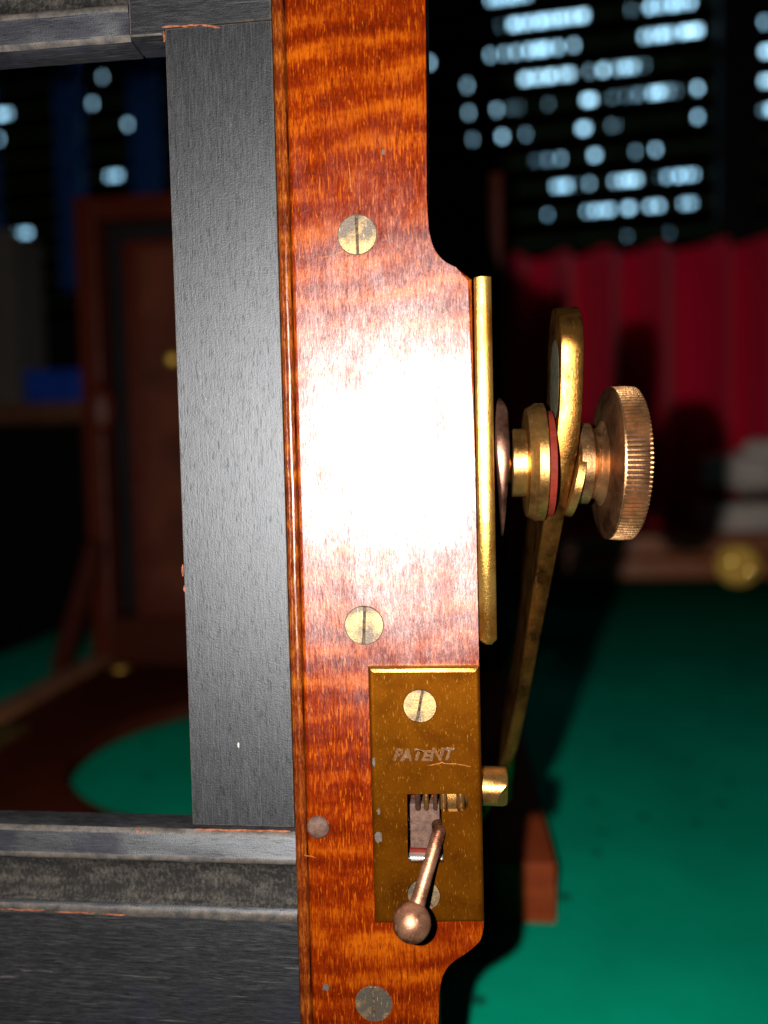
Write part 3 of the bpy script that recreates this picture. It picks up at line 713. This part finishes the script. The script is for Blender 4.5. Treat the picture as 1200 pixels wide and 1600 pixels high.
S = arm_stations(apx, 1.5, 23.5, 2.4, 11.0, lambda y: .015*(y-478)+.0012*max(0, y-650)**1.6)
S = [(x, z, t*(1 if z > 200 else max(.62, 1-(200-z)*.006)), y0, y1) for (x, z, t, y0, y1) in S]
bm = bmesh.new(); slab(bm, S, bev=.5); arm = build('brace_arm', bm, M['arm'], pc, smooth=40)
# grey inlay plate on the arm's inner face
S2 = []
for (x, z, t, y0, y1) in S:
    if 204 < z < 222.5:
        k = (z-213.2)/9.3; e = 7.0*math.sqrt(max(0, 1-k*k)); S2.append((x-2.35, z, .16, 12-e, 12+e))
if len(S2) > 2:
    bm = bmesh.new(); slab(bm, S2, bev=.15); build('arm_inlay', bm, M['grey_metal'], arm, smooth=40)
apx2 = [(846,760),(842,800),(836,860),(826,940),(814,1040),(800,1150),(790,1250)]
S3 = arm_stations(apx2, 34, 50, 1.3, 3, lambda y: max(0, y-700)*.12)
bm = bmesh.new(); slab(bm, S3, bev=.3); build('inner_strut', bm, M['arm'], pc, smooth=40)
# washer, collar and knurled knob
tilt = Vector((1, 0, -.20))
bm = bmesh.new(); lathe(bm, [(0, 8.6), (.2, 8.9), (1.7, 8.9), (1.9, 8.6)], Vector((ax(890), YA, azz-3.2)), tilt, 64); build('washer', bm, M['brass'], pc, smooth=30)
kz = at(975, 719, YA).z
ok = Vector((0, YA, kz)); kd = Vector((1, .03, -.02))
def kn(s, k): return (-.75 if k % 4 in (0, 1) else 0) if KN0 < s < KN1 else 0
KN0, KN1 = ax(951), ax(986)
prof = [(ax(880), 3.2), (ax(896), 3.3), (ax(897), 8.4), (ax(899), 9.0), (ax(918), 9.0), (ax(920), 8.6), (ax(924), 8.0), (ax(930), 7.8), (ax(935), 8.3), (ax(939), 9.4), (ax(941), 10.8), (ax(942), 12.6), (ax(943.5), 14.8), (ax(946), 16.2), (ax(948.5), 16.7), (ax(950.5), 16.75),
        (ax(951.2), 16.8), (ax(951.8), 16.8), (ax(970), 16.95), (ax(985), 16.85), (ax(985.8), 16.8), (ax(989.5), 16.2), (ax(992), 15.2), (ax(992.5), 6), (ax(991), 0)]
bm = bmesh.new(); lathe(bm, prof, ok, kd, seg=420, rfun=kn)
kdn = kd.normalized()
for f in bm.faces:
    q_ = f.calc_center_median()-ok; s_ = q_.dot(kdn); rr_ = (q_-kdn*s_).length
    if KN0 < s_ < KN1 and rr_ < 16.45: f.material_index = 1
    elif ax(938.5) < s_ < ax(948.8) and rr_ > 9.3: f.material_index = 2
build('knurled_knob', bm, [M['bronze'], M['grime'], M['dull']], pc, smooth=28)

# ---- bed of the camera
def ring_board(bm, x0, x1, y0, y1, z0, z1, cx, cyy, R, n=64):
    pts_o, pts_i = [], []
    for k in range(n):
        t = 2*pi*(k+.5)/n; dx, dy = cos(t), sin(t)
        pts_i.append((cx+R*dx, cyy+R*dy))
        tx = ((x1-cx)/dx if dx > 0 else (x0-cx)/dx) if abs(dx) > 1e-9 else 1e9
        ty = ((y1-cyy)/dy if dy > 0 else (y0-cyy)/dy) if abs(dy) > 1e-9 else 1e9
        tt = min(tx, ty); pts_o.append([cx+tt*dx, cyy+tt*dy])
    for corner in ((x0, y0), (x0, y1), (x1, y0), (x1, y1)):
        i = min(range(n), key=lambda j: (pts_o[j][0]-corner[0])**2+(pts_o[j][1]-corner[1])**2); pts_o[i] = list(corner)
    V = [[bm.verts.new((p[0], p[1], z)) for p in P_] for P_ in (pts_o, pts_i) for z in (z0, z1)]
    ob, ot, ib, it = V
    for k in range(n):
        k2 = (k+1) % n
        bm.faces.new((ot[k], ot[k2], it[k2], it[k])); bm.faces.new((ob[k], ib[k], ib[k2], ob[k2]))
        bm.faces.new((ob[k], ob[k2], ot[k2], ot[k])); bm.faces.new((ib[k], it[k], it[k2], ib[k2]))
bm = bmesh.new(); ring_board(bm, -290, 14, 157, 560, 17, 26.5, -134, 284, 99.6)
bed = build('baseboard', bm, M['wood_bed'], pc, smooth=30)
bm = bmesh.new(); box(bm, -311, -290.2, 155, 560, .4, 27, bev=1.2); build('side_rail', bm, M['wood_bed'], bed)
bm = bmesh.new(); box(bm, 14.2, 40, 155, 560, .4, 27, bev=1.2); build('side_rail', bm, M['block'], bed)
bm = bmesh.new(); box(bm, -328, -311.3, 150, 575, 14, 34, bev=1.5); build('focusing_track', bm, M['shelf'], bed)
for x0 in (-40, -240):
    bm = bmesh.new(); box(bm, x0, x0+26, 2, 154.6, 6, 35.8, bev=1); build('runner', bm, M['wood_bed'], pc)
q = at(200, 1045, 470)
bm = bmesh.new(); lathe(bm, [(0, 9), (1.5, 8.5), (3, 6), (3.6, 0)], Vector((q.x, 455, 27.3)), Vector((0, 0, 1)), 24); build('bed_screw', bm, M['brass_far'], bed, smooth=50)
bm = bmesh.new(); box(bm, -322, -280, 262, 300, 27.2, 33, bev=2); build('bed_catch', bm, M['brass'], bed)

# ---- front standard
FY = 470.0
fx = lambda px, py=500: at(px, py, FY).x
fz = lambda py, px=200: at(px, py, FY).z
fs = None
top = fz(306, 130)
lx0, lx1 = fx(113, 400), fx(147, 400)
bm = bmesh.new(); box(bm, lx0+2, lx1+2, FY, FY+22, 34.5, top, bev=2.5); fs = build('front_standard', bm, M['wood_red'], pc)
rx0, rx1 = fx(757, 330), fx(786, 330)
bm = bmesh.new(); box(bm, rx0, rx1, FY, FY+22, 27.3, top, bev=2.5); build('standard_post', bm, M['wood_red'], fs)
bm = bmesh.new(); box(bm, lx1+2.3, rx0-.3, FY+1, FY+20, fz(338, 200), top-1, bev=2); build('standard_rail', bm, M['wood_red'], fs)
bm = bmesh.new(); box(bm, lx1+2.3, rx0-.3, FY-6, FY+20, 27.4, fz(962, 240), bev=3); build('standard_foot', bm, M['wood_bed'], fs)
bm = bmesh.new(); box(bm, lx1+2.3, rx0-.3, FY+21, FY+24, fz(962, 240)-2, fz(338, 200)+4, bev=.5); build('shade_sheet', bm, M['frame_dark'], fs)  # dark sheet added so the gap beside the panel reads as shade
px0 = fx(186, 600) + 12; ptop = fz(380, 230)
bm = bmesh.new(); box(bm, px0, rx0-22, FY-10, FY+18, fz(962, 240)+.4, ptop, bev=2.5); pan = build('lens_panel', bm, M['wood_red'], fs)
bm = bmesh.new(); box(bm, px0+14, rx0-36, FY-14, FY-10.3, fz(930, 240), fz(395, 230), bev=1.5); build('lens_board', bm, M['panel'], pan)
q = at(267, 561, FY-16); bm = bmesh.new(); lathe(bm, [(0, 0), (.6, 4), (3, 6.5), (6, 7)], Vector((q.x, FY-20, q.z)), Vector((0, 1, 0)), 24); build('brass_button', bm, M['brass_far'], pan, smooth=60)
q = at(164, 640, FY-6); bm = bmesh.new(); lathe(bm, [(0, 0), (.5, 9), (4, 14), (10, 15), (13, 10), (16, 8)], Vector((q.x, FY-17, q.z)), Vector((-.25, 1, 0)), 32)
bmesh.ops.scale(bm, vec=(.75, 1, 1.45), verts=bm.verts, space=Matrix.Translation(-Vector((q.x, FY-17, q.z)))); build('clamp_knob', bm, M['wood_red'], fs, smooth=60)
# slanting side stay of the front standard
sx = [(150,850),(128,930),(104,1005),(92,1050)]
bm = bmesh.new(); slab(bm, [(at(x, y, FY-20).x, at(x, y, FY-20).z, 7, FY-24, FY-12) for (x, y) in sx], bev=1); build('side_stay', bm, M['wood_bed'], fs)
